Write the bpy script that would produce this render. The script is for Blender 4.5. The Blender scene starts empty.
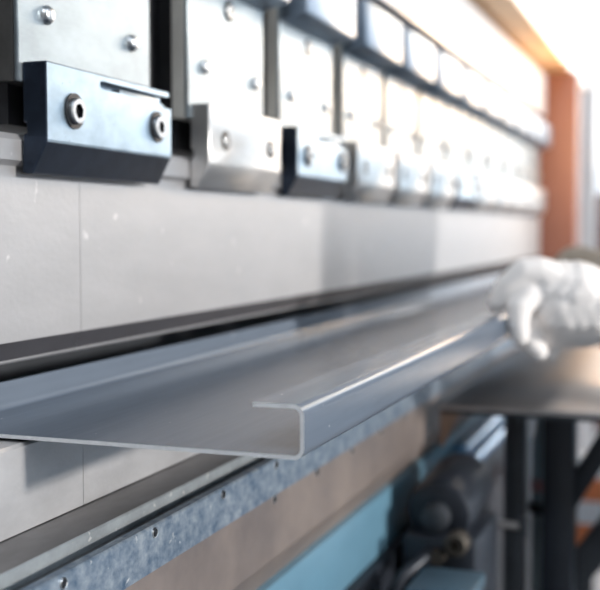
import bpy, bmesh, math, random
from mathutils import Vector, Matrix
random.seed(4)
S = bpy.context.scene
C = S.collection
R = math.radians

# ---------------------------------------------------------------- materials
def newmat(name):
    m = bpy.data.materials.new(name); m.use_nodes = True
    nt = m.node_tree; b = nt.nodes['Principled BSDF']
    return m, nt, b

def mat(name, col, rough=.5, metal=0., var=.0, vscale=(30, 30, 30), col2=None, rvar=0., bump=0., bscale=None,
        specks=None, aniso=None, coat=0.):
    """noise-varied procedural surface in object space"""
    m, nt, b = newmat(name)
    N, L = nt.nodes, nt.links
    b.inputs['Metallic'].default_value = metal
    b.inputs['Roughness'].default_value = rough
    if coat: b.inputs['Coat Weight'].default_value = coat
    tc = N.new('ShaderNodeTexCoord'); mp = N.new('ShaderNodeMapping')
    mp.inputs['Scale'].default_value = vscale
    L.new(tc.outputs['Object'], mp.inputs['Vector'])
    nz = N.new('ShaderNodeTexNoise'); nz.inputs['Scale'].default_value = 1.
    nz.inputs['Detail'].default_value = 6; nz.inputs['Roughness'].default_value = .65
    L.new(mp.outputs['Vector'], nz.inputs['Vector'])
    ramp = N.new('ShaderNodeValToRGB')
    c2 = col2 or tuple(max(0, c * (1 - var)) for c in col)
    ramp.color_ramp.elements[0].position = .32; ramp.color_ramp.elements[0].color = (*c2, 1)
    ramp.color_ramp.elements[1].position = .68; ramp.color_ramp.elements[1].color = (*col, 1)
    L.new(nz.outputs['Fac'], ramp.inputs['Fac'])
    out = ramp.outputs['Color']
    if specks:
        scol, sscale, thr = specks
        n2 = N.new('ShaderNodeTexNoise'); n2.inputs['Scale'].default_value = sscale; n2.inputs['Detail'].default_value = 3
        L.new(tc.outputs['Object'], n2.inputs['Vector'])
        r2 = N.new('ShaderNodeValToRGB')
        r2.color_ramp.elements[0].position = thr; r2.color_ramp.elements[0].color = (0, 0, 0, 1)
        r2.color_ramp.elements[1].position = thr + .05; r2.color_ramp.elements[1].color = (1, 1, 1, 1)
        L.new(n2.outputs['Fac'], r2.inputs['Fac'])
        mx = N.new('ShaderNodeMix'); mx.data_type = 'RGBA'
        L.new(r2.outputs['Color'], mx.inputs[0]); L.new(out, mx.inputs[6]); mx.inputs[7].default_value = (*scol, 1)
        out = mx.outputs[2]
    L.new(out, b.inputs['Base Color'])
    if rvar:
        mr = N.new('ShaderNodeMapRange')
        mr.inputs['To Min'].default_value = rough - rvar; mr.inputs['To Max'].default_value = rough + rvar
        L.new(nz.outputs['Fac'], mr.inputs['Value']); L.new(mr.outputs['Result'], b.inputs['Roughness'])
    if bump:
        n3 = N.new('ShaderNodeTexNoise'); n3.inputs['Scale'].default_value = 1.; n3.inputs['Detail'].default_value = 4
        mp3 = N.new('ShaderNodeMapping'); mp3.inputs['Scale'].default_value = bscale or vscale
        L.new(tc.outputs['Object'], mp3.inputs['Vector']); L.new(mp3.outputs['Vector'], n3.inputs['Vector'])
        bp = N.new('ShaderNodeBump'); bp.inputs['Strength'].default_value = bump; bp.inputs['Distance'].default_value = .0006
        L.new(n3.outputs['Fac'], bp.inputs['Height']); L.new(bp.outputs['Normal'], b.inputs['Normal'])
    return m

M = {}
M['plate'] = mat('brushed_aluminium', (.375, .435, .475), .42, .8, .26, (34, 22, 40), rvar=.06, bump=.15, bscale=(200, 60, 900))
M['plate_side'] = mat('adapter_side_steel', (.78, .74, .67), .6, .1, .12, (60, 60, 40))
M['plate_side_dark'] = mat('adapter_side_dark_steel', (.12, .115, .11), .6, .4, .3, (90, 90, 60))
M['blued_shade'] = mat('blued_steel_shade', (.040, .055, .085), .30, .75, .35, (70, 70, 70), rvar=.08, specks=((.30, .32, .36), 300, .72))
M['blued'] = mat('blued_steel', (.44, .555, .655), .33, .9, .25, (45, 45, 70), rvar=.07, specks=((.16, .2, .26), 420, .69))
M['blued_bolt'] = mat('bolt_steel', (.66, .67, .68), .3, 1., .2, (300, 300, 300))
M['silver'] = mat('ground_silver_steel', (.82, .80, .78), .36, .9, .15, (40, 25, 60), rvar=.06)
M['black'] = mat('black_oxide', (.012, .013, .016), .45, .3)
M['upper'] = mat('blue_grey_clamp_steel', (.27, .335, .42), .4, .8, .15, (40, 40, 40))
M['punch'] = mat('ground_punch_steel', (.44, .435, .445), .47, .62, .10, (26, 12, 40), rvar=.05, bump=.25, bscale=(500, 260, 300), specks=((.60, .59, .59), 60, .70))
M['punch_shade'] = mat('punch_shade_steel', (.085, .082, .092), .55, .6, .2, (60, 20, 60))
M['die'] = mat('ground_die_steel', (.60, .59, .595), .48, .7, .16, (40, 26, 60), rvar=.05, bump=.25, bscale=(500, 300, 400))
M['holder'] = mat('oiled_holder_steel', (.24, .235, .24), .42, .8, .42, (50, 22, 50), rvar=.08)
M['step'] = mat('light_step_steel', (.34, .37, .39), .5, .45, .3, (70, 60, 70), specks=((.5, .5, .5), 150, .66))
M['rail'] = mat('mottled_blue_steel', (.37, .42, .47), .45, .65, .0, (150, 120, 150), col2=(.10, .16, .24), rvar=.08, specks=((.60, .62, .63), 130, .70))
M['brown'] = mat('brown_patina_steel', (.36, .295, .26), .45, .6, .0, (30, 12, 12), col2=(.23, .195, .185), rvar=.08)
M['cut'] = mat('sheared_edge_steel', (.80, .81, .83), .6, .1, .15, (200, 200, 200))
M['sheet'] = mat('cold_rolled_sheet', (.130, .156, .196), .20, .12, .10, (240, 14, 240), rvar=.04, bump=.05, bscale=(900, 60, 900), specks=((.55, .57, .60), 210, .735))
M['sheet'].node_tree.nodes['Principled BSDF'].inputs['Specular IOR Level'].default_value = .025
M['sheet'].node_tree.nodes['Principled BSDF'].inputs['Specular Tint'].default_value = (.30, .38, .48, 1)
M['bluepaint'] = mat('teal_blue_paint', (.115, .235, .32), .35, .0, .15, (20, 10, 20))
M['lit_panel'] = mat('panel_highlight_blue', (.30, .55, .85), .2, .3, .15, (20, 10, 20))
M['darkpaint'] = mat('dark_navy_paint', (.022, .027, .038), .42, .2, .3, (30, 30, 30))
M['charcoal'] = mat('charcoal_paint', (.05, .056, .066), .45, .2, .25, (30, 30, 30))
M['ram'] = mat('pale_grey_paint', (.52, .56, .62), .35, .1, .06, (6, 2, 6))
M['cover'] = mat('soffit_shade_tan', (.86, .58, .34), .45, .0, .06, (5, 2, 5))
M['frame'] = mat('glow_tinted_frame_paint', (.23, .10, .075), .5, .0, .22, (6, 6, 5))
M['ramdark'] = mat('dark_ram_steel', (.05, .05, .055), .55, .4, .3, (40, 40, 40))
M['gap'] = mat('red_brown_seam_steel', (.07, .028, .024), .5, .2, .3, (40, 10, 40))
M['table'] = mat('worn_table_steel', (.66, .62, .60), .38, .65, .2, (18, 30, 18), rvar=.08)
M['rust'] = mat('rusty_bracket_steel', (.42, .29, .22), .6, .4, .3, (50, 50, 50))
M['grey'] = mat('grey_green_paint', (.34, .42, .45), .4, .1, .15, (30, 30, 30))
M['slate'] = mat('slate_blue_paint', (.06, .11, .15), .45, 0, .2, (20, 20, 20))
M['pinkred'] = mat('faded_red_label', (.55, .30, .30), .5)
M['brass'] = mat('dull_brass', (.10, .085, .07), .55, .6, .2, (80, 80, 80))
M['glove'] = mat('white_knit_cotton', (.90, .85, .82), .9, 0, .05, (160, 160, 160), bump=.35, bscale=(900, 900, 900))
M['khaki'] = mat('khaki_sleeve_cloth', (.50, .42, .34), .9, 0, .15, (120, 120, 120), bump=.5)
M['navy'] = mat('blue_work_cloth', (.10, .22, .38), .9, 0, .2, (60, 60, 60), bump=.5)
M['skin'] = mat('skin', (.62, .42, .33), .55, 0, .06, (40, 40, 40))
M['hair'] = mat('dark_hair', (.03, .022, .018), .6, 0, .3, (200, 200, 60))
M['eye'] = mat('eye_white', (.8, .8, .8), .3)
M['shoe'] = mat('black_leather', (.03, .03, .03), .5)
M['floor'] = mat('sealed_concrete', (.30, .31, .33), .45, 0, .18, (2.5, 2.5, 2.5), rvar=.08)
M['wall'] = mat('white_wall_paint', (.84, .85, .87), .7, 0, .05, (2, 2, 2))
M['wallgrey'] = mat('grey_wall_paint', (.55, .54, .52), .7, 0, .1, (2, 2, 2))
M['ceil'] = mat('grey_ceiling_paint', (.22, .24, .27), .8, 0, .05, (2, 2, 2))
M['cabinet'] = mat('bright_blue_cabinet_paint', (.12, .34, .52), .4, 0, .06, (4, 4, 4))
M['orange'] = mat('orange_barrier_paint', (.85, .26, .10), .5, 0, .1, (20, 20, 20))
M['whitepaint'] = mat('white_gloss_paint', (.88, .88, .90), .35, 0, .04, (8, 8, 8))
M['maroon'] = mat('maroon_paint', (.22, .09, .09), .5, 0, .2, (8, 8, 8))
m, nt, b = newmat('window_glass')
tr_ = nt.nodes.new('ShaderNodeBsdfTransparent'); mx_ = nt.nodes.new('ShaderNodeMixShader'); mx_.inputs[0].default_value = .08
b.inputs['Base Color'].default_value = (.8, .88, .95, 1); b.inputs['Roughness'].default_value = .05
nt.links.new(tr_.outputs[0], mx_.inputs[1]); nt.links.new(b.outputs[0], mx_.inputs[2])
nt.links.new(mx_.outputs[0], nt.nodes['Material Output'].inputs['Surface'])
M['glass'] = m

# ---------------------------------------------------------------- mesh helpers
def BM(): return bmesh.new()

def box(bm, x0, x1, y0, y1, z0, z1):
    v = [bm.verts.new((x, y, z)) for x in (x0, x1) for y in (y0, y1) for z in (z0, z1)]
    for f in ((0, 1, 3, 2), (4, 6, 7, 5), (0, 4, 5, 1), (2, 3, 7, 6), (0, 2, 6, 4), (1, 5, 7, 3)):
        bm.faces.new([v[i] for i in f])

def prism(bm, prof, y0, y1):
    """profile of (x,z) points swept along y"""
    a = [bm.verts.new((x, y0, z)) for x, z in prof]; b = [bm.verts.new((x, y1, z)) for x, z in prof]
    n = len(prof)
    bm.faces.new(a); bm.faces.new(b[::-1])
    for i in range(n): bm.faces.new((a[i], b[i], b[(i + 1) % n], a[(i + 1) % n]))

def basis(d):
    d = Vector(d).normalized()
    u = d.cross(Vector((0, 0, 1)))
    if u.length < 1e-4: u = d.cross(Vector((0, 1, 0)))
    u.normalize(); return u, d.cross(u)

def lathe(bm, o, d, prof, n=28):
    """prof: list of (radius, distance along d) revolved about the axis o + t d"""
    o = Vector(o); d = Vector(d).normalized(); u, w = basis(d); rings = []
    for r, t in prof:
        if r < 1e-6: rings.append([bm.verts.new(o + d * t)])
        else: rings.append([bm.verts.new(o + d * t + (u * math.cos(2 * math.pi * k / n) + w * math.sin(2 * math.pi * k / n)) * r) for k in range(n)])
    for A, B_ in zip(rings, rings[1:]):
        for k in range(n):
            k2 = (k + 1) % n
            if len(A) == 1 and len(B_) == 1: continue
            if len(A) == 1: bm.faces.new((A[0], B_[k2], B_[k]))
            elif len(B_) == 1: bm.faces.new((A[k], A[k2], B_[0]))
            else: bm.faces.new((A[k], A[k2], B_[k2], B_[k]))

def tube(bm, pts, r, n=14):
    pts = [Vector(p) for p in pts]; rings = []; u = None
    for i, p in enumerate(pts):
        d = (pts[min(i + 1, len(pts) - 1)] - pts[max(i - 1, 0)]).normalized()
        if u is None: u, w = basis(d)
        else:
            u = (u - d * u.dot(d)).normalized(); w = d.cross(u)
        rr = r[i] if isinstance(r, (list, tuple)) else r
        rings.append([bm.verts.new(p + (u * math.cos(2 * math.pi * k / n) + w * math.sin(2 * math.pi * k / n)) * rr) for k in range(n)])
    for A, B_ in zip(rings, rings[1:]):
        for k in range(n): bm.faces.new((A[k], A[(k + 1) % n], B_[(k + 1) % n], B_[k]))
    bm.faces.new(rings[0][::-1]); bm.faces.new(rings[-1])

def mesh_from(bm, name, material, bevel=0., seg=2, smooth=False, ang=40):
    bmesh.ops.remove_doubles(bm, verts=bm.verts[:], dist=1e-6)
    bmesh.ops.recalc_face_normals(bm, faces=bm.faces[:])
    if bevel:
        ed = [e for e in bm.edges if len(e.link_faces) == 2 and e.calc_face_angle(0) > R(25)]
        bmesh.ops.bevel(bm, geom=ed, offset=bevel, segments=seg, profile=.5, affect='EDGES', clamp_overlap=True)
    me = bpy.data.meshes.new(name); bm.to_mesh(me); bm.free()
    mats = material if isinstance(material, (list, tuple)) else [material]
    for mm in mats: me.materials.append(mm)
    if smooth or bevel:
        for p in me.polygons: p.use_smooth = True
        if hasattr(me, 'set_sharp_from_angle'): me.set_sharp_from_angle(angle=R(ang))
    return me

def link(name, me, parent=None, loc=(0, 0, 0)):
    o = bpy.data.objects.new(name, me); C.objects.link(o); o.location = loc
    if parent: o.parent = parent
    return o

def obj(name, bm, material, parent=None, bevel=0., seg=2, smooth=False, loc=(0, 0, 0), ang=40):
    return link(name, mesh_from(bm, name, material, bevel, seg, smooth, ang), parent, loc)

def tag(o, label=None, cat=None, group=None, kind=None):
    if label: o['label'] = label
    if cat: o['category'] = cat
    if group: o['group'] = group
    if kind: o['kind'] = kind
    return o

def thing(name, label, cat, loc=(0, 0, 0), group=None):
    o = bpy.data.objects.new(name, None); C.objects.link(o); o.location = loc; o.empty_display_size = .05
    return tag(o, label, cat, group)

def carve(o, cutters):
    """boolean-subtract throwaway solids, leaving one plain mesh"""
    tmp = []
    for bm in cutters:
        c = link('cutter', mesh_from(bm, 'cutter', []), None)
        c.matrix_world = o.matrix_world.copy() if False else Matrix.Translation(o.location)
        if o.parent: c.matrix_world = Matrix.Translation(Vector(o.parent.location) + Vector(o.location))
        md = o.modifiers.new('cut', 'BOOLEAN'); md.object = c; md.operation = 'DIFFERENCE'; md.solver = 'EXACT'; tmp.append(c)
    bpy.context.view_layer.update()
    dg = bpy.context.evaluated_depsgraph_get()
    me = bpy.data.meshes.new_from_object(o.evaluated_get(dg))
    o.modifiers.clear(); o.data = me
    for p in me.polygons: p.use_smooth = False
    for c in tmp: bpy.data.objects.remove(c)

# ================================================================= SETTING
FL = -1.06
bm = BM(); box(bm, -2.6, 4.2, -2.2, 9.2, FL - .1, FL); tag(obj('floor', bm, M['floor']), kind='structure')
bm = BM(); box(bm, -2.7, -2.6, -2.2, 9.2, FL, 2.6); tag(obj('wall_left', bm, M['wall']), kind='structure')
bm = BM(); box(bm, -2.7, 4.3, -2.3, -2.2, FL, 2.6); tag(obj('wall_back', bm, M['wallgrey']), kind='structure')
# far wall and right wall have wide window bands
bm = BM()
box(bm, -2.6, 4.2, 9.2, 9.3, FL, -.25); box(bm, -2.6, 4.2, 9.2, 9.3, 2.4, 2.6)
tag(obj('wall_far', bm, M['wall']), kind='structure')
bm = BM()
box(bm, 4.2, 4.3, -2.2, 9.2, FL, -.35); box(bm, 4.2, 4.3, -2.2, 9.2, 2.4, 2.6)
box(bm, 4.2, 4.3, -2.2, -.2, -.35, 2.4)
tag(obj('wall_right', bm, M['wall']), kind='structure')

def window(n, axis, c, a0, a1, z0, z1, k):
    bm = BM(); t = .04
    def bar(s0, s1, q0, q1):
        if axis == 'y': box(bm, s0, s1, c, c + .06, q0, q1)
        else: box(bm, c, c + .06, s0, s1, q0, q1)
    bar(a0, a1, z0, z0 + t); bar(a0, a1, z1 - t, z1)
    for i in range(k + 1):
        s = a0 + (a1 - a0 - t) * i / k; bar(s, s + t, z0 + t, z1 - t)
    w = tag(obj('window_%d' % n, bm, M['whitepaint']), kind='structure')
    bm = BM()
    if axis == 'y': box(bm, a0 + t, a1 - t, c + .025, c + .031, z0 + t, z1 - t)
    else: box(bm, c + .025, c + .031, a0 + t, a1 - t, z0 + t, z1 - t)
    obj('pane', bm, M['glass'], w)
    return w
window(1, 'y', 9.22, -2.6, 4.2, -.25, 2.4, 5)
window(2, 'x', 4.22, -.2, 9.2, -.35, 2.4, 6)
bm = BM(); box(bm, -2.7, 4.3, -2.3, 9.3, 2.6, 2.7); tag(obj('ceiling', bm, M['ceil']), kind='structure')
# white hall column and a maroon one past the machine
bm = BM(); box(bm, -.427, -.352, 4.05, 4.13, FL, 2.6); tag(obj('trim_1', bm, M['whitepaint'], bevel=.008), kind='structure')

# ================================================================= PRESS BRAKE UPPER SIDE
BX = -.330   # clamp block front
PX = -.345   # adapter plate / punch front
ram = thing('press_ram', 'long pale grey upper ram of the press brake carrying the row of tool clamps', 'machine', (-.4, .1, .05))
def lb(bm, dx=0, dy=0, dz=0):
    bmesh.ops.translate(bm, verts=bm.verts[:], vec=(-dx, -dy, -dz)); return bm
def part(name, bm, m, root, **k):
    l = root.location; lb(bm, *l); return obj(name, bm, m, root, **k)
bm = BM(); box(bm, -.47, -.374, .1, 2.58, .062, .236); part('ram_body', bm, M['ramdark'], ram)
bm = BM(); box(bm, -.47, -.338, .1, 2.58, .2570, .352); part('ram_panel', bm, M['ram'], ram, bevel=.003)
bm = BM(); box(bm, -.47, -.366, .1, 2.58, .2362, .2568); part('seam_strip', bm, M['gap'], ram)

fr = thing('machine_frame', 'terracotta machine side frame tinted for warm glow, with white overhead cover and painted tan shade beneath, at the far end of the ram', 'machine', (-.4, 2.7, FL))
bm = BM(); box(bm, -.62, -.271, 2.615, 2.70, FL, .364); part('side_upright', bm, M['frame'], fr, bevel=.006)  # upright coloured warm red-brown to stand in for flare glow
bm = BM(); box(bm, -.62, -.283, .05, 3.0, .367, .72); part('overhead_cover', bm, M['whitepaint'], fr, bevel=.004)
bm = BM(); box(bm, -.62, -.286, .05, 2.99, .3642, .367); part('soffit_shade', bm, M['cover'], fr)  # thin panel added to paint warm tan shade under the white cover

# ---- clamps: one built per kind, then copied
def bolt_mesh(r, h, rw, hexr):
    """socket head cap screw along +x, sitting in a dark counterbore ring"""
    bm = BM()
    n = 24
    lathe(bm, (0, 0, 0), (1, 0, 0), [(0, 0), (r, 0), (r, h * .8), (r * .9, h), (hexr * 1.15, h)], n)
    # hexagonal recess
    o = [v for v in bm.verts if abs(v.co.x - h) < 1e-7 and abs(v.co.yz.length - hexr * 1.15) < 1e-6]
    o.sort(key=lambda v: math.atan2(v.co.z, v.co.y))
    hx = [bm.verts.new((h, *(Vector((math.cos(a), math.sin(a))) * hexr * (1 if k % 4 == 0 else .9)))) for k, a in enumerate(math.atan2(v.co.z, v.co.y) for v in o)]
    dp = [bm.verts.new((h * .15, v.co.y, v.co.z)) for v in hx]
    m = len(o)
    for k in range(m):
        k2 = (k + 1) % m
        bm.faces.new((o[k], o[k2], hx[k2], hx[k]))
        f = bm.faces.new((hx[k], hx[k2], dp[k2], dp[k])); f.material_index = 1
    f = bm.faces.new(dp); f.material_index = 1
    return mesh_from(bm, 'bolt', [M['blued_bolt'], M['black']], smooth=True, ang=35)

def ring_mesh(r0, r1):  # flat black ring painting the shade inside a bolt recess
    bm = BM(); lathe(bm, (0, 0, 0), (1, 0, 0), [(r0, 0), (r1 * .97, .0), (r1, .0002), (r1, .0009), (r0, .0009), (r0, 0)], 28)
    return mesh_from(bm, 'ring', M['black'], smooth=True)
BOLT = bolt_mesh(.0073, .0036, .0098, .0044); RING = ring_mesh(.0066, .0100)
BOLT2 = bolt_mesh(.0050, .0016, .0, .0028); RING2 = ring_mesh(.0001, .0082)
BOLT3 = bolt_mesh(.0034, .0012, .0, .0022); RING3 = ring_mesh(.0001, .0072)
bm = BM(); lathe(bm, (0, 0, 0), (1, 0, 0), [(0, 0), (.0054, 0), (.0054, .0012), (.0046, .0018), (.0046, .0026), (.0040, .0034), (.0022, .0038), (0, .0039)], 28)
STUD = mesh_from(bm, 'stud', M['blued_bolt'], smooth=True, ang=60)

CY = [.5117, .7205, .9035, 1.0830, 1.2470, 1.4120, 1.5760, 1.7400, 1.9040, 2.0680, 2.2320, 2.3960]
W = .148
BLOCK = [(0, .0480), (0, .0905), (-.0150, .0905), (-.0150, .0580), (-.0130, .0580), (-.0130, .0520), (-.0150, .0520), (-.0160, .0310), (-.0095, .0302)]

def build_clamp(kind, w, first=False):
    """local frame: x=0 is the block front, y=0 the near end, z as in the world"""
    root = bpy.data.objects.new('tool_clamp', None); C.objects.link(root); root.empty_display_size = .03
    root.location = (BX, 0, 0)
    px = PX - BX
    # adapter plate: bright face sheet on a thicker carrier
    bm = BM(); box(bm, px - .003, px, -.0035, w - .001, .0800, .2340)
    pl = obj('adapter_plate', bm, M['plate'], root, bevel=.0008, seg=1)
    bm = BM(); box(bm, px - .0135, px - .003, -.0035, w - .001, .0800, .2340)
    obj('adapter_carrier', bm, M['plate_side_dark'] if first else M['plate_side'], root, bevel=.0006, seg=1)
    bm = BM(); box(bm, px - .0285, px - .0135, .006, w - .012, .0580, .2340)
    obj('adapter_tongue', bm, M['ramdark'], root)
    for y in (.024, .122):
        link('stud', STUD, pl, (px, y, .1195))
    s = link('socket_bolt', BOLT2, pl, (px, .069, .1685)); link('counterbore_shade', RING2, s)
    # clamp block
    mt = {'blued': M['blued'], 'silver': M['silver']}[kind]
    bm = BM(); prism(bm, BLOCK, 0, w)
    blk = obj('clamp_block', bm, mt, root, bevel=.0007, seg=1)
    if kind == 'blued':
        c1 = BM(); n = 10
        prof = [(.0585 + .0024 * math.cos(a), .0845 + .0024 * math.sin(a)) for a in [R(90 + 180 * i / n) for i in range(n + 1)]]
        pts = prof + [(w + .01, .0821), (w + .01, .0869)]
        a = [c1.verts.new((-.0085, y, z)) for y, z in pts]; b = [c1.verts.new((.01, y, z)) for y, z in pts]
        c1.faces.new(a); c1.faces.new(b[::-1])
        for i in range(len(pts)): c1.faces.new((a[i], a[(i + 1) % len(pts)], b[(i + 1) % len(pts)], b[i]))
        c2 = BM(); box(c2, -.0085, .01, w - .0035, w + .01, .08, .1)
        c3 = BM(); box(c3, -.0040, .01, w - .016, w + .01, .0795, .0822)
        carve(blk, [c1, c2, c3])
        blk.data.materials.clear(); blk.data.materials.append(M['blued_shade']); blk.data.materials.append(mt)
        for p_ in blk.data.polygons: p_.material_index = 1 if p_.normal.x > .97 else 0  # chamfers and sides get a darker copy, painting their shade beside the bright front
        bm = BM(); box(bm, -.0084, -.0012, .082, w - .018, .0816, .0846)
        obj('release_lever', bm, M['plate'], blk, bevel=.0006)
    for y in ((.0275, .1275) if kind == 'blued' else (.0275, .1195)):
        t = link('socket_bolt', BOLT if kind == 'blued' else BOLT3, blk, (0 if kind == 'blued' else .0004, y, .0662 if kind == 'blued' else .0655))
        link('counterbore_shade', RING if kind == 'blued' else RING3, t, loc=(0 if kind == 'blued' else -.0004, 0, 0))
    # upper block
    bm = BM(); prism(bm, [(.010, .1858), (.010, .2325), (px, .2325), (px, .1802)], -.004, w - .002)
    obj('upper_block', bm, M['upper'], root, bevel=.0022)
    return root

def copy_tree(o, parent=None):
    c = o.copy(); C.objects.link(c)
    if parent: c.parent = parent
    for ch in list(o.children): copy_tree(ch, c)
    return c

LAB = ['blued steel clamp nearest the camera, with socket bolts and slotted lever, at far left',
       'silver clamp with pale ground block, second along the ram from the left',
       'blue-grey slotted clamp, third along the ram, beside the silver second one',
       'pale silver clamp fourth along the ram, just right of the second blue-grey one',
       'blurred silver clamp fifth along the ram, above the left part of the blue shade',
       'blurred silver clamp sixth along the ram, in the bright middle of the row',
       'blurred bluish clamp seventh along the ram, right after three pale ones',
       'strongly blurred pale clamp eighth along the ram, fifth from the far end',
       'strongly blurred pale clamp ninth along the ram, fourth from the far end',
       'strongly blurred pale clamp tenth along the ram, third from the far end',
       'strongly blurred pale clamp second from the far end, next to the last one',
       'strongly blurred last clamp of the row, beside the terracotta side frame']
KIND = ['blued', 'silver', 'blued', 'silver', 'silver', 'silver', 'blued'] + ['silver'] * 5
proto = {}
for i, y in enumerate(CY):
    k = KIND[i]
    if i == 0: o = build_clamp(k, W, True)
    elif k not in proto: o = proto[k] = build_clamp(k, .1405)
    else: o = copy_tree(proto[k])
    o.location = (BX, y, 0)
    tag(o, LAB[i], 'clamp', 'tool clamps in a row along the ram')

# ---- punch segments
PUNCH = [(-.3450, -.0600), (-.3450, .0280), (-.3500, .0280), (-.3500, .0345), (-.3462, .0375), (-.3462, .0485), (-.3490, .0520), (-.3640, .0520),
         (-.3640, .0300), (-.3700, .0240), (-.3700, -.0400), (-.3620, -.0650), (-.3530, -.0722), (-.3508, -.0722), (-.3498, -.0712), (-.3496, -.0702)]
def punch(y0, y1, label):
    bm = BM(); prism(bm, PUNCH, y0, y1)
    bm.normal_update()
    o = obj('punch', bm, [M['punch'], M['punch_shade']], None)
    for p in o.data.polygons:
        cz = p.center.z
        if -.0700 < cz < -.0605 and abs(p.normal.y) < .5: p.material_index = 1  # downward bevel gets a dark copy of the steel as painted shade
    tag(o, label, 'press tool', 'punch segments under the clamps')
punch(.12, .5684, 'short grey punch segment at left, ending at the thin vertical seam')
punch(.5688, 2.56, 'long grey punch segment running from the seam to the far end of the machine')

# ================================================================= LOWER SIDE
ZD = -.0990
DIE = [(-.2940, -.1405), (-.2940, ZD - .0015), (-.2955, ZD), (-.3380, ZD), (-.3500, ZD - .018), (-.3620, ZD), (-.4050, ZD), (-.4050, -.1405)]
def die(y0, y1, label):
    bm = BM(); prism(bm, DIE, y0, y1)
    tag(obj('bottom_die', bm, M['die']), label, 'press tool', 'die segments on the holder')
die(.10, .4848, 'short light grey die segment at lower left, ending at the dark vertical seam')
die(.4852, 2.56, 'long light grey die segment under the bent sheet, right of the seam')
bm = BM(); prism(bm, [(-.4250, -.175), (-.4250, -.1410), (-.2668, -.1410), (-.2660, -.1418), (-.2660, -.1498), (-.2560, -.1500), (-.2560, -.175)], .08, 2.57)
ho = obj('die_holder', bm, [M['holder'], M['step']])
for p_ in ho.data.polygons:
    if p_.normal.x > .5 and p_.center.z > -.15: p_.material_index = 1  # front step faces get a lighter steel than the rest
tag(ho, 'dark stepped steel die holder with a light front edge, under the die', 'tool holder')

bg_ = thing('gap_backing', 'dark back gauge beam behind the die, added to keep the gap under the punch dark', 'filler', (-.52, .2, FL))
bm = BM(); box(bm, -.56, -.49, .12, 2.55, -.20, .0); part('beam', bm, M['charcoal'], bg_, bevel=.003)  # beam added so the view under the punch stays dark
for y in (.2, 2.4):
    bm = BM(); box(bm, -.55, -.50, y, y + .06, FL, -.2002); part('stand', bm, M['darkpaint'], bg_)
bed = thing('press_bed', 'lower bed of the press brake with screwed blue-grey rail, brown plate and teal panel', 'machine', (-.4, .1, FL))
ry0, ry1 = .05, 2.6
bm = BM(); prism(bm, [(-.2555, -.168), (-.2555, -.1452), (-.2508, -.1452), (-.2500, -.1462), (-.2500, -.168)], ry0, ry1)
rail = part('clamp_rail', bm, M['rail'], bed)
bm = BM(); prism(bm, [(-.40, -.1760), (-.2550, -.1760), (-.2550, -.1682), (-.2506, -.1682), (-.2506, -.2080), (-.2580, -.2260), (-.40, -.2260)], ry0, ry1)
plate = part('bed_plate', bm, M['brown'], bed)
bm = BM(); box(bm, -.40, -.2520, ry0, ry1, -.2780, -.2262); panel = part('teal_panel', bm, M['bluepaint'], bed, bevel=.002)
bm = BM(); box(bm, -.40, -.2440, ry0, ry1, -.3300, -.2782); part('skirt', bm, M['darkpaint'], bed, bevel=.003)
bm = BM(); box(bm, -.40, -.30, ry0, ry1, FL, -.3302); part('bed_body', bm, M['darkpaint'], bed)
bm = BM(); lathe(bm, (0, 0, 0), (1, 0, 0), [(0, .0002), (.0016, .0002), (.0019, .0006), (.0024, .0008), (.0027, .0004), (.0027, -.001), (0, -.001)], 18)
SCR = mesh_from(bm, 'screw', M['blued_bolt'], smooth=True)
for p in SCR.polygons: pass
bm = BM(); lathe(bm, (0, 0, 0), (1, 0, 0), [(0, .0009), (.0019, .0009), (.0022, .0006), (.0022, -.0005), (0, -.0005)], 18)
HOLE = mesh_from(bm, 'screw_recess', M['black'], smooth=True)
off = -Vector(bed.location)
for i in range(26):
    y = .3952 + .0830 * i - .166
    s = link('screw', SCR, rail, Vector((-.2500, y, -.1490)) + off); link('screw_recess', HOLE, s)
for i in range(20):
    y = .6422 + .0826 * i
    s = link('screw', SCR, plate, Vector((-.2506, y, -.1706)) + off); link('screw_recess', HOLE, s)
bm = BM(); box(bm, -.40, -.30, ry0, ry1, -.1758, -.1750); part('shim', bm, M['ramdark'], bed)

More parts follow.
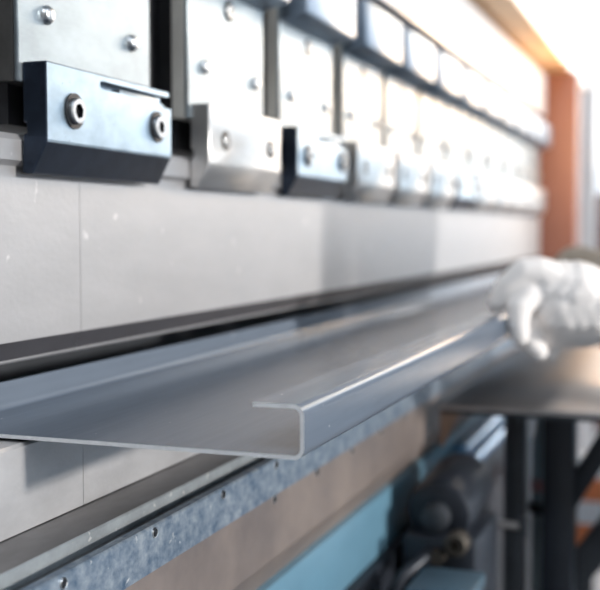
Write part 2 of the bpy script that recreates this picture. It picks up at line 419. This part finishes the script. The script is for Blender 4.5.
# ================================================================= THE BENT SHEET
def channel():
    t = .0018; ro = .0050; zo = -.0975
    x0, x1 = -.3500, -.1555           # outer faces of back flange and front web
    zt = -.0738                        # top of the returned lip
    path = []
    def arc(cx, cz, r, a0, a1, n=7):
        return [(cx + r * math.cos(R(a0 + (a1 - a0) * i / n)), cz + r * math.sin(R(a0 + (a1 - a0) * i / n))) for i in range(n + 1)]
    ri = ro - t
    outer = [(x0, -.0816)] + arc(x0 + ro, zo + ro, ro, 180, 270) + arc(x1 - ro, zo + ro, ro, 270, 360) + arc(x1 - ro, zt - ro, ro, 0, 90) + [(-.1790, zt)]
    inner = [(-.1790, zt - t)] + arc(x1 - ro, zt - ro, ri, 90, 0) + arc(x1 - ro, zo + ro, ri, 360, 270) + arc(x0 + ro, zo + ro, ri, 270, 180) + [(x0 + t, -.0816)]
    # springback: the back flange leans outwards, the returned lip is slightly over-bent
    def bend(q):
        x, z = q
        if x < x0 + ro * 1.01 and z > zo + ro: x -= (z - zo - ro) * .16
        if x < x1 - ro and z > zt - .006: z -= (x1 - ro - x) * .0
        return x, z
    outer = [bend(q) for q in outer]; inner = [bend(q) for q in inner]
    n = len(outer); bm = BM()
    ys = [.4335, .4340] + [.434 + 2.1 * i / 12 for i in range(1, 13)]
    rows = [[bm.verts.new((x, y, z)) for x, z in outer + inner] for y in ys]
    m = len(rows[0])
    for A, B_ in zip(rows, rows[1:]):
        for i in range(m): bm.faces.new((A[i], A[(i + 1) % m], B_[(i + 1) % m], B_[i]))
    for row in (rows[0], rows[-1]):
        for i in range(n - 1): bm.faces.new((row[i], row[i + 1], row[m - 2 - i], row[m - 1 - i]))
    return bm
ch_ = obj('steel_channel', channel(), [M['sheet'], M['cut']], smooth=True, ang=30)
for p_ in ch_.data.polygons:
    if abs(p_.normal.y) > .9: p_.material_index = 1
tag(ch_,
    'long bent grey sheet-steel channel with a returned front lip, held by the gloved hand', 'sheet metal')

# ================================================================= SUPPORT TABLE
tb = thing('support_table', 'grey steel support table beneath the gloved hand at right', 'table', (-.05, 1.3, FL))
ZT = -.1700
bm = BM(); prism(bm, [(-.2360, ZT), (.20, ZT), (.20, ZT - .005), (-.2360, ZT - .005)], 1.05, 1.66); part('table_top', bm, M['table'], tb, bevel=.0012)
bm = BM(); box(bm, -.2340, .198, 1.051, 1.056, ZT - .009, ZT - .0045); part('edge_strip', bm, M['charcoal'], tb)
bm = BM()
a = [bm.verts.new(p) for p in ((-.2360, 1.052, ZT - .005), (-.2150, 1.052, ZT - .005), (-.2330, 1.052, ZT - .042), (-.2360, 1.052, ZT - .042))]
b = [bm.verts.new(v.co + Vector((0, .006, 0))) for v in a]
bm.faces.new(a); bm.faces.new(b[::-1])
for i in range(4): bm.faces.new((a[i], a[(i + 1) % 4], b[(i + 1) % 4], b[i]))
part('gusset', bm, M['rust'], tb)
bm = BM(); box(bm, -.1960, -.1730, 1.19, 1.215, FL, ZT - .005); part('post', bm, M['charcoal'], tb, bevel=.002)
bm = BM(); box(bm, -.1545, -.1210, 1.19, 1.23, FL, ZT - .005); part('post', bm, M['darkpaint'], tb, bevel=.002)
bm = BM(); box(bm, .15, .18, 1.19, 1.22, FL, ZT - .005); part('post', bm, M['charcoal'], tb, bevel=.002)
bm = BM(); box(bm, .15, .18, 1.60, 1.63, FL, ZT - .005); part('post', bm, M['charcoal'], tb, bevel=.002)
def bar(p, q, w, h):
    p, q = Vector(p), Vector(q); d = (q - p).normalized(); u = d.cross(Vector((0, 1, 0))).normalized(); v = Vector((0, 1, 0))
    bm = BM(); vs = []
    for e in (p, q):
        for s, t in ((-1, -1), (1, -1), (1, 1), (-1, 1)): vs.append(bm.verts.new(e + u * s * w / 2 + v * t * h / 2))
    for f in ((0, 1, 2, 3), (7, 6, 5, 4), (0, 4, 5, 1), (1, 5, 6, 2), (2, 6, 7, 3), (3, 7, 4, 0)): bm.faces.new([vs[i] for i in f])
    return bm
part('brace', bar((-.1480, 1.205, -.327), (-.064, 1.205, -.180), .022, .02), M['darkpaint'], tb, bevel=.002)
part('brace', bar((-.243, 1.243, -.560), (.013, 1.243, -.184), .0325, .020), M['charcoal'], tb, bevel=.002)

# things beneath the table
cyl = thing('air_cylinder', 'grey-green upright air cylinder with a faded red band, between the two dark table posts', 'cylinder', (-.165, 1.26, FL))
bm = BM(); lathe(bm, (-.165, 1.276, FL), (0, 0, 1), [(0, 0), (.016, 0), (.016, .60), (.0125, .604), (.0125, .820), (.009, .826), (.009, .848), (0, .848)], 24); part('barrel', bm, M['grey'], cyl, smooth=True)
bm = BM(); lathe(bm, (-.165, 1.276, -.300), (0, 0, 1), [(.0124, 0), (.0140, 0), (.0140, .014), (.0124, .014), (.0124, 0)], 24); part('band', bm, M['pinkred'], cyl, smooth=True)
bm = BM(); lathe(bm, (-.165, 1.276, -.325), (0, 0, 1), [(.0124, 0), (.0165, 0), (.0165, .012), (.0124, .012), (.0124, 0)], 24); part('collar', bm, M['black'], cyl, smooth=True)

mo = thing('drive_motor', 'small black drive motor with a round housing and dull metal caps, low beside the bed', 'motor', (-.2, .92, -.33))
bm = BM(); lathe(bm, (-.2100, .93, -.2480), (0, -1, -.05), [(0, -.11), (.026, -.11), (.030, -.104), (.030, -.01), (.027, -.002), (.021, 0), (0, 0)], 32); part('housing', bm, M['darkpaint'], mo, smooth=True)
bm = BM(); lathe(bm, (-.2100, .918, -.2486), (0, -1, -.05), [(0, -.015), (.012, -.015), (.012, .002), (.009, .004), (0, .004)], 24); part('end_cap', bm, M['charcoal'], mo, smooth=True)
bm = BM(); box(bm, -.2380, -.172, .91, 1.02, -.345, -.262); part('gear_box', bm, M['darkpaint'], mo, bevel=.006)
bm = BM(); lathe(bm, (-.1860, .902, -.262), (0, -1, 0), [(0, -.004), (.010, -.004), (.010, .010), (.008, .012), (.005, .012), (.005, .004), (0, .004)], 22); part('end_cap', bm, M['brass'], mo, smooth=True)
bm = BM(); tube(bm, [(-.2100, .905, -.272), (-.2140, .885, -.276), (-.2250, .87, -.285), (-.236, .86, -.305), (-.238, .86, -.34)], .005, 12); part('hose', bm, M['darkpaint'], mo, smooth=True)
bm = BM(); lathe(bm, (-.2030, .90, -.276), (0, -1, 0), [(0, -.004), (.007, -.004), (.007, .006), (0, .006)], 6); part('hex_fitting', bm, M['brass'], mo)
bm = BM(); box(bm, -.2400, -.170, .905, 1.015, FL, -.345); part('pedestal', bm, M['darkpaint'], mo)

cr = thing('cross_bar', 'thin grey linkage bar with an upright clevis, low between motor and table post', 'linkage', (-.18, 1.13, -.33))
bm = BM(); tube(bm, [(-.205, 1.13, -.303), (-.1640, 1.13, -.306)], .0035, 12); part('rod', bm, M['table'], cr, smooth=True)
bm = BM(); box(bm, -.211, -.201, 1.122, 1.138, -.330, -.284); part('clevis', bm, M['charcoal'], cr, bevel=.002)
bm = BM(); box(bm, -.169, -.160, 1.122, 1.138, -.316, -.297); part('clevis', bm, M['charcoal'], cr, bevel=.002)
bm = BM(); box(bm, -.213, -.199, 1.118, 1.142, FL, -.330); part('stand', bm, M['darkpaint'], cr)

for (z, r, lab) in ((-.2440, .0085, 'glossy light blue pipe along the bed under the support table, upper of two added as lit panel'), (-.2690, .0085, 'glossy light blue pipe along the bed under the support table, lower of two added as lit panel')):
    bm = BM(); tube(bm, [(-.2430, 1.19, z), (-.2430, 1.192, z), (-.2430, 1.64, z)], [r * .8, r, r], 20)  # pale blue strips added to paint the lit stretch of bed panel
    tag(obj('panel_highlight', bm, M['lit_panel'], smooth=True), lab, 'streak')

# striped barrier on the floor beyond, a stack of blue-grey sheets below
ba = thing('safety_barrier', 'orange and white striped barrier board low behind the table brace at right', 'barrier', (-.16, 2.03, FL))
for i in range(5):
    z0 = -.405 - .042 * i
    bm = BM(); box(bm, -.225, .20, 2.02, 2.04, z0 - .042, z0); part('stripe', bm, M['orange'] if i % 2 == 1 else M['whitepaint'], ba)
for x in (-.20, .16):
    bm = BM(); box(bm, x, x + .03, 2.02, 2.04, FL, -.615); part('leg', bm, M['charcoal'], ba)
rc = thing('red_cabinet', 'dark maroon cabinet far back at the right edge, beyond the white column', 'cabinet', (-.2, 6.2, FL))
bm = BM(); box(bm, -.525, .2, 6.0, 6.5, FL, .19); part('carcass', bm, M['maroon'], rc, bevel=.01)
bm = BM(); box(bm, -.50, .17, 5.985, 6.0, FL + .05, .16); part('door', bm, M['maroon'], rc, bevel=.004)
pt = thing('blue_grey_box', 'blue-grey steel box on the floor below the motor, cut off by the bottom edge', 'box', (-.18, .83, FL))
bm = BM(); box(bm, -.204, -.157, .80, .86, FL, -.284); part('body', bm, M['slate'], pt, bevel=.003)
bm = BM(); box(bm, -.206, -.155, .798, .862, -.284, -.272); part('lid', bm, M['slate'], pt, bevel=.003)

# blue cabinet along the operator's side, mirrored in the punch and sheet
cb = thing('steel_cabinet', 'blue steel cabinet out on the operator side of the hall', 'cabinet', (.95, 4.7, FL))
bm = BM(); box(bm, .72, 1.25, 3.7, 5.7, FL, .42); part('carcass', bm, M['cabinet'], cb, bevel=.01)
for y in (3.72, 4.71):
    bm = BM(); box(bm, .702, .72, y, y + .97, FL + .06, .40); d = part('door', bm, M['cabinet'], cb, bevel=.004)
    bm = BM(); box(bm, .682, .702, y + (.88 if y < 4 else .06), y + (.90 if y < 4 else .08), -.4, -.25); part('handle', bm, M['whitepaint'], cb, bevel=.003).parent = d
    d.children[0].location = (0, 0, 0)

# ================================================================= PERSON
def skin(name, material, parent, pts, edges, radii, root=0, sub=2, vox=0):
    me = bpy.data.meshes.new(name); me.from_pydata([tuple(p) for p in pts], edges, []); me.update()
    o = link(name + '_tmp', me)
    md = o.modifiers.new('skin', 'SKIN'); md.use_smooth_shade = True; md.branch_smoothing = .4
    for i, r in enumerate(radii):
        r = r if isinstance(r, (tuple, list)) else (r, r)
        me.skin_vertices[0].data[i].radius = r
        me.skin_vertices[0].data[i].use_root = (i == root)
    sd = o.modifiers.new('sub', 'SUBSURF'); sd.levels = sub; sd.render_levels = sub
    if vox:
        rm = o.modifiers.new('remesh', 'REMESH'); rm.mode = 'VOXEL'; rm.voxel_size = vox
        sm = o.modifiers.new('smooth', 'SMOOTH'); sm.factor = .5; sm.iterations = 14
    bpy.context.view_layer.update()
    me2 = bpy.data.meshes.new_from_object(o.evaluated_get(bpy.context.evaluated_depsgraph_get()))
    me2.name = name; bpy.data.objects.remove(o)
    me2.materials.clear(); me2.materials.append(material)
    for p in me2.polygons: p.use_smooth = True
    return me2

PO = Vector((.40, 1.22, FL))
pe = thing('person', 'person in khaki jacket gripping the lip of the bent sheet with a white knit glove', 'person', PO)
def pskin(name, material, pts, edges, radii, root=0, sub=2, parent=None, vox=0):
    me = skin(name, material, None, [Vector(p) - PO for p in pts], edges, radii, root, sub, vox)
    return link(name, me, parent or pe)
def chain(*cs):
    """cs: list of chains of (point, radius); a chain may start with an int = index to grow from"""
    pts, ed, ra = [], [], []
    for c in cs:
        prev = None
        for e in c:
            if isinstance(e, int): prev = e; continue
            pts.append(e[0]); ra.append(e[1])
            if prev is not None: ed.append((prev, len(pts) - 1))
            prev = len(pts) - 1
    return pts, ed, ra
def glove(dx, dy, dz, wrist, cloth, name='glove'):
    """left-hand power grip on the web: thumb over the lip, four fingers curled below it"""
    D = Vector((dx, dy, dz))
    P_ = lambda x, y, z: Vector((x, y, z)) + D
    K = P_(-.112, .988, -.066)
    c0 = [(K, .034), (P_(-.090, .992, -.066), .0325), (Vector(wrist) * .6 + P_(-.090, .992, -.064) * .4, .030), (Vector(wrist), .029)]
    c1 = [(P_(-.118, .996, -.078), .028), (P_(-.096, 1.004, -.076), .030)]
    c2 = [(P_(-.122, .980, -.052), .026), (P_(-.100, .985, -.056), .030)]
    th = [(P_(-.116, .976, -.0480), .020), (P_(-.1300, .969, -.0380), .0155), (P_(-.1420, .965, -.0375), .0140), (P_(-.1560, .962, -.0490), .0122), (P_(-.1655, .961, -.0632), .0094)]
    i1 = [(K, .020), (P_(-.1370, .962, -.0560), .0120), (P_(-.1450, .9535, -.0670), .0112), (P_(-.1455, .952, -.0810), .0100), (P_(-.1440, .953, -.0920), .0084)]
    i2 = [(K, .020), (P_(-.1340, .976, -.0780), .0120), (P_(-.1400, .9755, -.0890), .0110), (P_(-.1375, .9765, -.1000), .0100), (P_(-.1310, .9765, -.1070), .0084)]
    i3 = [(K, .020), (P_(-.1280, 1.000, -.0850), .0120), (P_(-.1360, 1.000, -.0950), .0110), (P_(-.1330, 1.000, -.1055), .0098), (P_(-.1250, 1.000, -.1100), .0084)]
    i4 = [(K, .020), (P_(-.1190, 1.018, -.0850), .0115), (P_(-.1310, 1.0245, -.0920), .0102), (P_(-.1300, 1.0250, -.1020), .0092), (P_(-.1230, 1.0250, -.1070), .0078)]
    bm = BM()
    for ch in (c0, c1, c2, th, i1, i2, i3, i4):
        for (a_, ra), (b_, rb) in zip(ch, ch[1:]):
            n = max(2, int((b_ - a_).length / (min(ra, rb) * .3)))
            for k in range(n + 1):
                t = k / n
                bmesh.ops.create_icosphere(bm, subdivisions=2, radius=ra + (rb - ra) * t, matrix=Matrix.Translation(a_.lerp(b_, t) - PO))
    me = bpy.data.meshes.new(name); bm.to_mesh(me); bm.free()
    o = link(name + '_tmp', me)
    rm = o.modifiers.new('remesh', 'REMESH'); rm.mode = 'VOXEL'; rm.voxel_size = .0018
    sm = o.modifiers.new('smooth', 'SMOOTH'); sm.factor = .5; sm.iterations = 7
    bpy.context.view_layer.update()
    me2 = bpy.data.meshes.new_from_object(o.evaluated_get(bpy.context.evaluated_depsgraph_get())); me2.name = name
    bpy.data.objects.remove(o); me2.materials.clear(); me2.materials.append(cloth)
    for p_ in me2.polygons: p_.use_smooth = True
    g = link(name, me2, pe)
    # heel of the fist under the palm
    return g
LW = Vector((-.034, 1.00, -.058)); RW = Vector((-.095, 1.40, -.040))
glove(0, 0, 0, LW, M['glove'])
glove(-.004, .40, .004, (-.070, 1.40, -.052), M['khaki'])['label'] = 'khaki glove'
for w, e in ((LW, Vector((.16, 1.02, -.06))), (Vector((-.075, 1.40, -.050)), Vector((.20, 1.46, -.02)))):
    d = (e - w).normalized()
    bm = BM(); lathe(bm, w - PO - d * .012, d, [(.0270, 0), (.0300, .003), (.0305, .018), (.0300, .034), (.0270, .036), (.0260, .02), (.0270, 0)], 28)
    obj('glove_cuff', bm, M['glove'] if w is LW else M['khaki'], pe, smooth=True)
H = FL
LS, RS = Vector((.40, 1.11, H + 1.40)), Vector((.40, 1.49, H + 1.40))
LE, RE = Vector((.18, 1.045, -.070)), Vector((.17, 1.44, -.005))
# jacket: torso and both sleeves, one surface
jk = chain([(Vector((.45, 1.27, H + .84)), (.172, .172)), (Vector((.45, 1.27, H + 1.10)), (.178, .178)), (Vector((.44, 1.27, H + 1.28)), (.170, .170)), (Vector((.40, 1.30, H + 1.42)), (.11, .09)), (Vector((.395, 1.30, H + 1.47)), (.065, .065))],
           [3, (LS, .068), ((LS + LE) / 2 + Vector((.03, -.01, 0)), .058), (LE, .046), ((LE * .4 + LW * .6), .038), (LW - (LE - LW).normalized() * .004, .031)],
           [3, (RS, .068), ((RS + RE) / 2 + Vector((.03, .01, 0)), .058), (RE, .046), ((RE * .4 + Vector((-.075, 1.40, -.05)) * .6) + Vector((0, 0, .004)), .036), (Vector((-.075, 1.40, -.05)), .031)])
pskin('jacket', M['khaki'], *jk, root=0)
# head and neck
hd = chain([(Vector((.395, 1.30, H + 1.44)), .058), (Vector((.385, 1.30, H + 1.52)), .056), (Vector((.360, 1.30, H + 1.60)), (.075, .085)), (Vector((.360, 1.30, H + 1.68)), (.083, .095)), (Vector((.365, 1.30, H + 1.73)), (.062, .07))],
           [2, (Vector((.305, 1.30, H + 1.565)), (.034, .03))])
body = pskin('body', M['skin'], *hd, root=0)
bm = BM(); tube(bm, [Vector(p) - PO for p in ((.282, 1.30, H + 1.655), (.266, 1.30, H + 1.625), (.272, 1.30, H + 1.612), (.29, 1.30, H + 1.610))], [.008, .013, .013, .008], 12); obj('nose', bm, M['skin'], body, smooth=True)
for s in (-1, 1):
    bm = BM(); lathe(bm, Vector((.290, 1.30 + s * .032, H + 1.655)) - PO, (-1, 0, 0), [(0, -.012), (.011, -.008), (.012, 0), (.009, .007), (0, .010)], 16); obj('eye', bm, M['eye'], body, smooth=True)
    bm = BM(); lathe(bm, Vector((.372, 1.30 + s * .086, H + 1.635)) - PO, (0, s, .1), [(0, -.012), (.026, -.008), (.030, .004), (.020, .010), (0, .006)], 18); obj('ear', bm, M['skin'], body, smooth=True)
bm = BM(); tube(bm, [Vector(p) - PO for p in ((.284, 1.275, H + 1.578), (.276, 1.30, H + 1.576), (.284, 1.325, H + 1.578))], [.004, .007, .004], 10); obj('mouth', bm, M['pinkred'], body, smooth=True)
bm = BM(); lathe(bm, Vector((.378, 1.30, H + 1.655)) - PO, (.25, 0, 1), [(.086, -.01), (.100, .03), (.096, .07), (.070, .105), (.030, .120), (0, .122)], 28); obj('hair', bm, M['hair'], body, smooth=True)
# trousers and shoes
tr = chain([(Vector((.44, 1.28, H + .98)), (.14, .14))],
           [0, (Vector((.42, 1.21, H + .84)), .090), (Vector((.41, 1.19, H + .48)), .066), (Vector((.43, 1.18, H + .10)), .052)],
           [0, (Vector((.42, 1.39, H + .84)), .090), (Vector((.41, 1.41, H + .48)), .066), (Vector((.43, 1.42, H + .10)), .052)])
pskin('trousers', M['navy'], *tr, root=0)
for y in (1.18, 1.42):
    sh = chain([(Vector((.455, y, H + .050)), (.042, .048)), (Vector((.38, y, H + .046)), (.044, .044)), (Vector((.30, y, H + .034)), (.046, .033)), (Vector((.235, y, H + .030)), (.036, .028))])
    pskin('shoe', M['shoe'], *sh, root=0)

# ================================================================= LIGHT
w = bpy.data.worlds.new('daylight'); S.world = w; w.use_nodes = True
nt = w.node_tree; bg = nt.nodes['Background']
bg.inputs['Color'].default_value = (.82, .91, 1.0, 1); bg.inputs['Strength'].default_value = 1.5
def area(name, loc, aim, sx, sy, e, col):
    l = bpy.data.lights.new(name, 'AREA'); l.shape = 'RECTANGLE'; l.size = sx; l.size_y = sy; l.energy = e; l.color = col
    o = bpy.data.objects.new(name, l); C.objects.link(o); o.location = loc
    o.rotation_euler = (Vector(aim) - Vector(loc)).to_track_quat('-Z', 'Y').to_euler()
    return o
def sun(name, frm, e, ang, col):
    l = bpy.data.lights.new(name, 'SUN'); l.energy = e; l.angle = R(ang); l.color = col
    o = bpy.data.objects.new(name, l); C.objects.link(o); o.location = (3, 3, 3)
    o.rotation_euler = Vector(frm).to_track_quat('Z', 'Y').to_euler()
sun('sunlight', (.9, .0, .165), 4.5, 3, (1, .945, .885))
area('right_window_daylight', (4.15, 4.6, 1.0), (0, 4.6, 1.0), 9, 2.7, 85, (.46, .74, 1.))
area('far_window_daylight', (.8, 9.1, 1.05), (.8, 0, 1.05), 6.4, 2.5, 230, (1, .95, .90))
area('added_warm_fill', (1.0, 5.5, 1.6), (-.35, 2.4, .15), 1.2, 1.2, 60, (1, .80, .58))  # warm fill added in mid hall to brighten the far end

area('added_overhead_fill', (1.3, -.2, 2.5), (1.0, .5, 0), 1.6, .8, 14, (.75, .88, 1.))  # unseen fill from above, added to brighten the glove and nearby faces
area('added_rear_fill', (.7, -1.5, 2.45), (.1, 1.2, -.1), 1.6, .8, 46, (.84, .92, 1))  # unseen fill behind the camera, added to brighten glove and near-facing sides
lp = bpy.data.lights.new('flare_glow_light', 'POINT'); lp.energy = 8; lp.color = (1, .60, .28); lp.shadow_soft_size = .08
lo = bpy.data.objects.new('flare_glow_light', lp); C.objects.link(lo); lo.location = (-.10, 2.34, .30)  # unseen point light added for the warm glow on the far frame
# ================================================================= CAMERA
cam = bpy.data.cameras.new('camera'); co = bpy.data.objects.new('camera', cam); C.objects.link(co)
f = 1100.; vx, vy = 700., 230.
p = math.atan((295 - vy) / f); a = math.atan((vx - 300) / f * math.cos(p))
F = Vector((-math.sin(a) * math.cos(p), math.cos(a) * math.cos(p), -math.sin(p)))
co.rotation_euler = F.to_track_quat('-Z', 'Y').to_euler()
cam.sensor_fit = 'HORIZONTAL'; cam.sensor_width = 36.; cam.lens = 36 * f / 600.
cam.clip_start = .02; cam.clip_end = 60
cam.dof.use_dof = True; cam.dof.focus_distance = .53; cam.dof.aperture_fstop = cam.lens / 1000 / .0085
S.camera = co
S.view_settings.view_transform = 'Standard'; S.view_settings.look = 'None'
S.view_settings.exposure = .0; S.view_settings.gamma = 1.
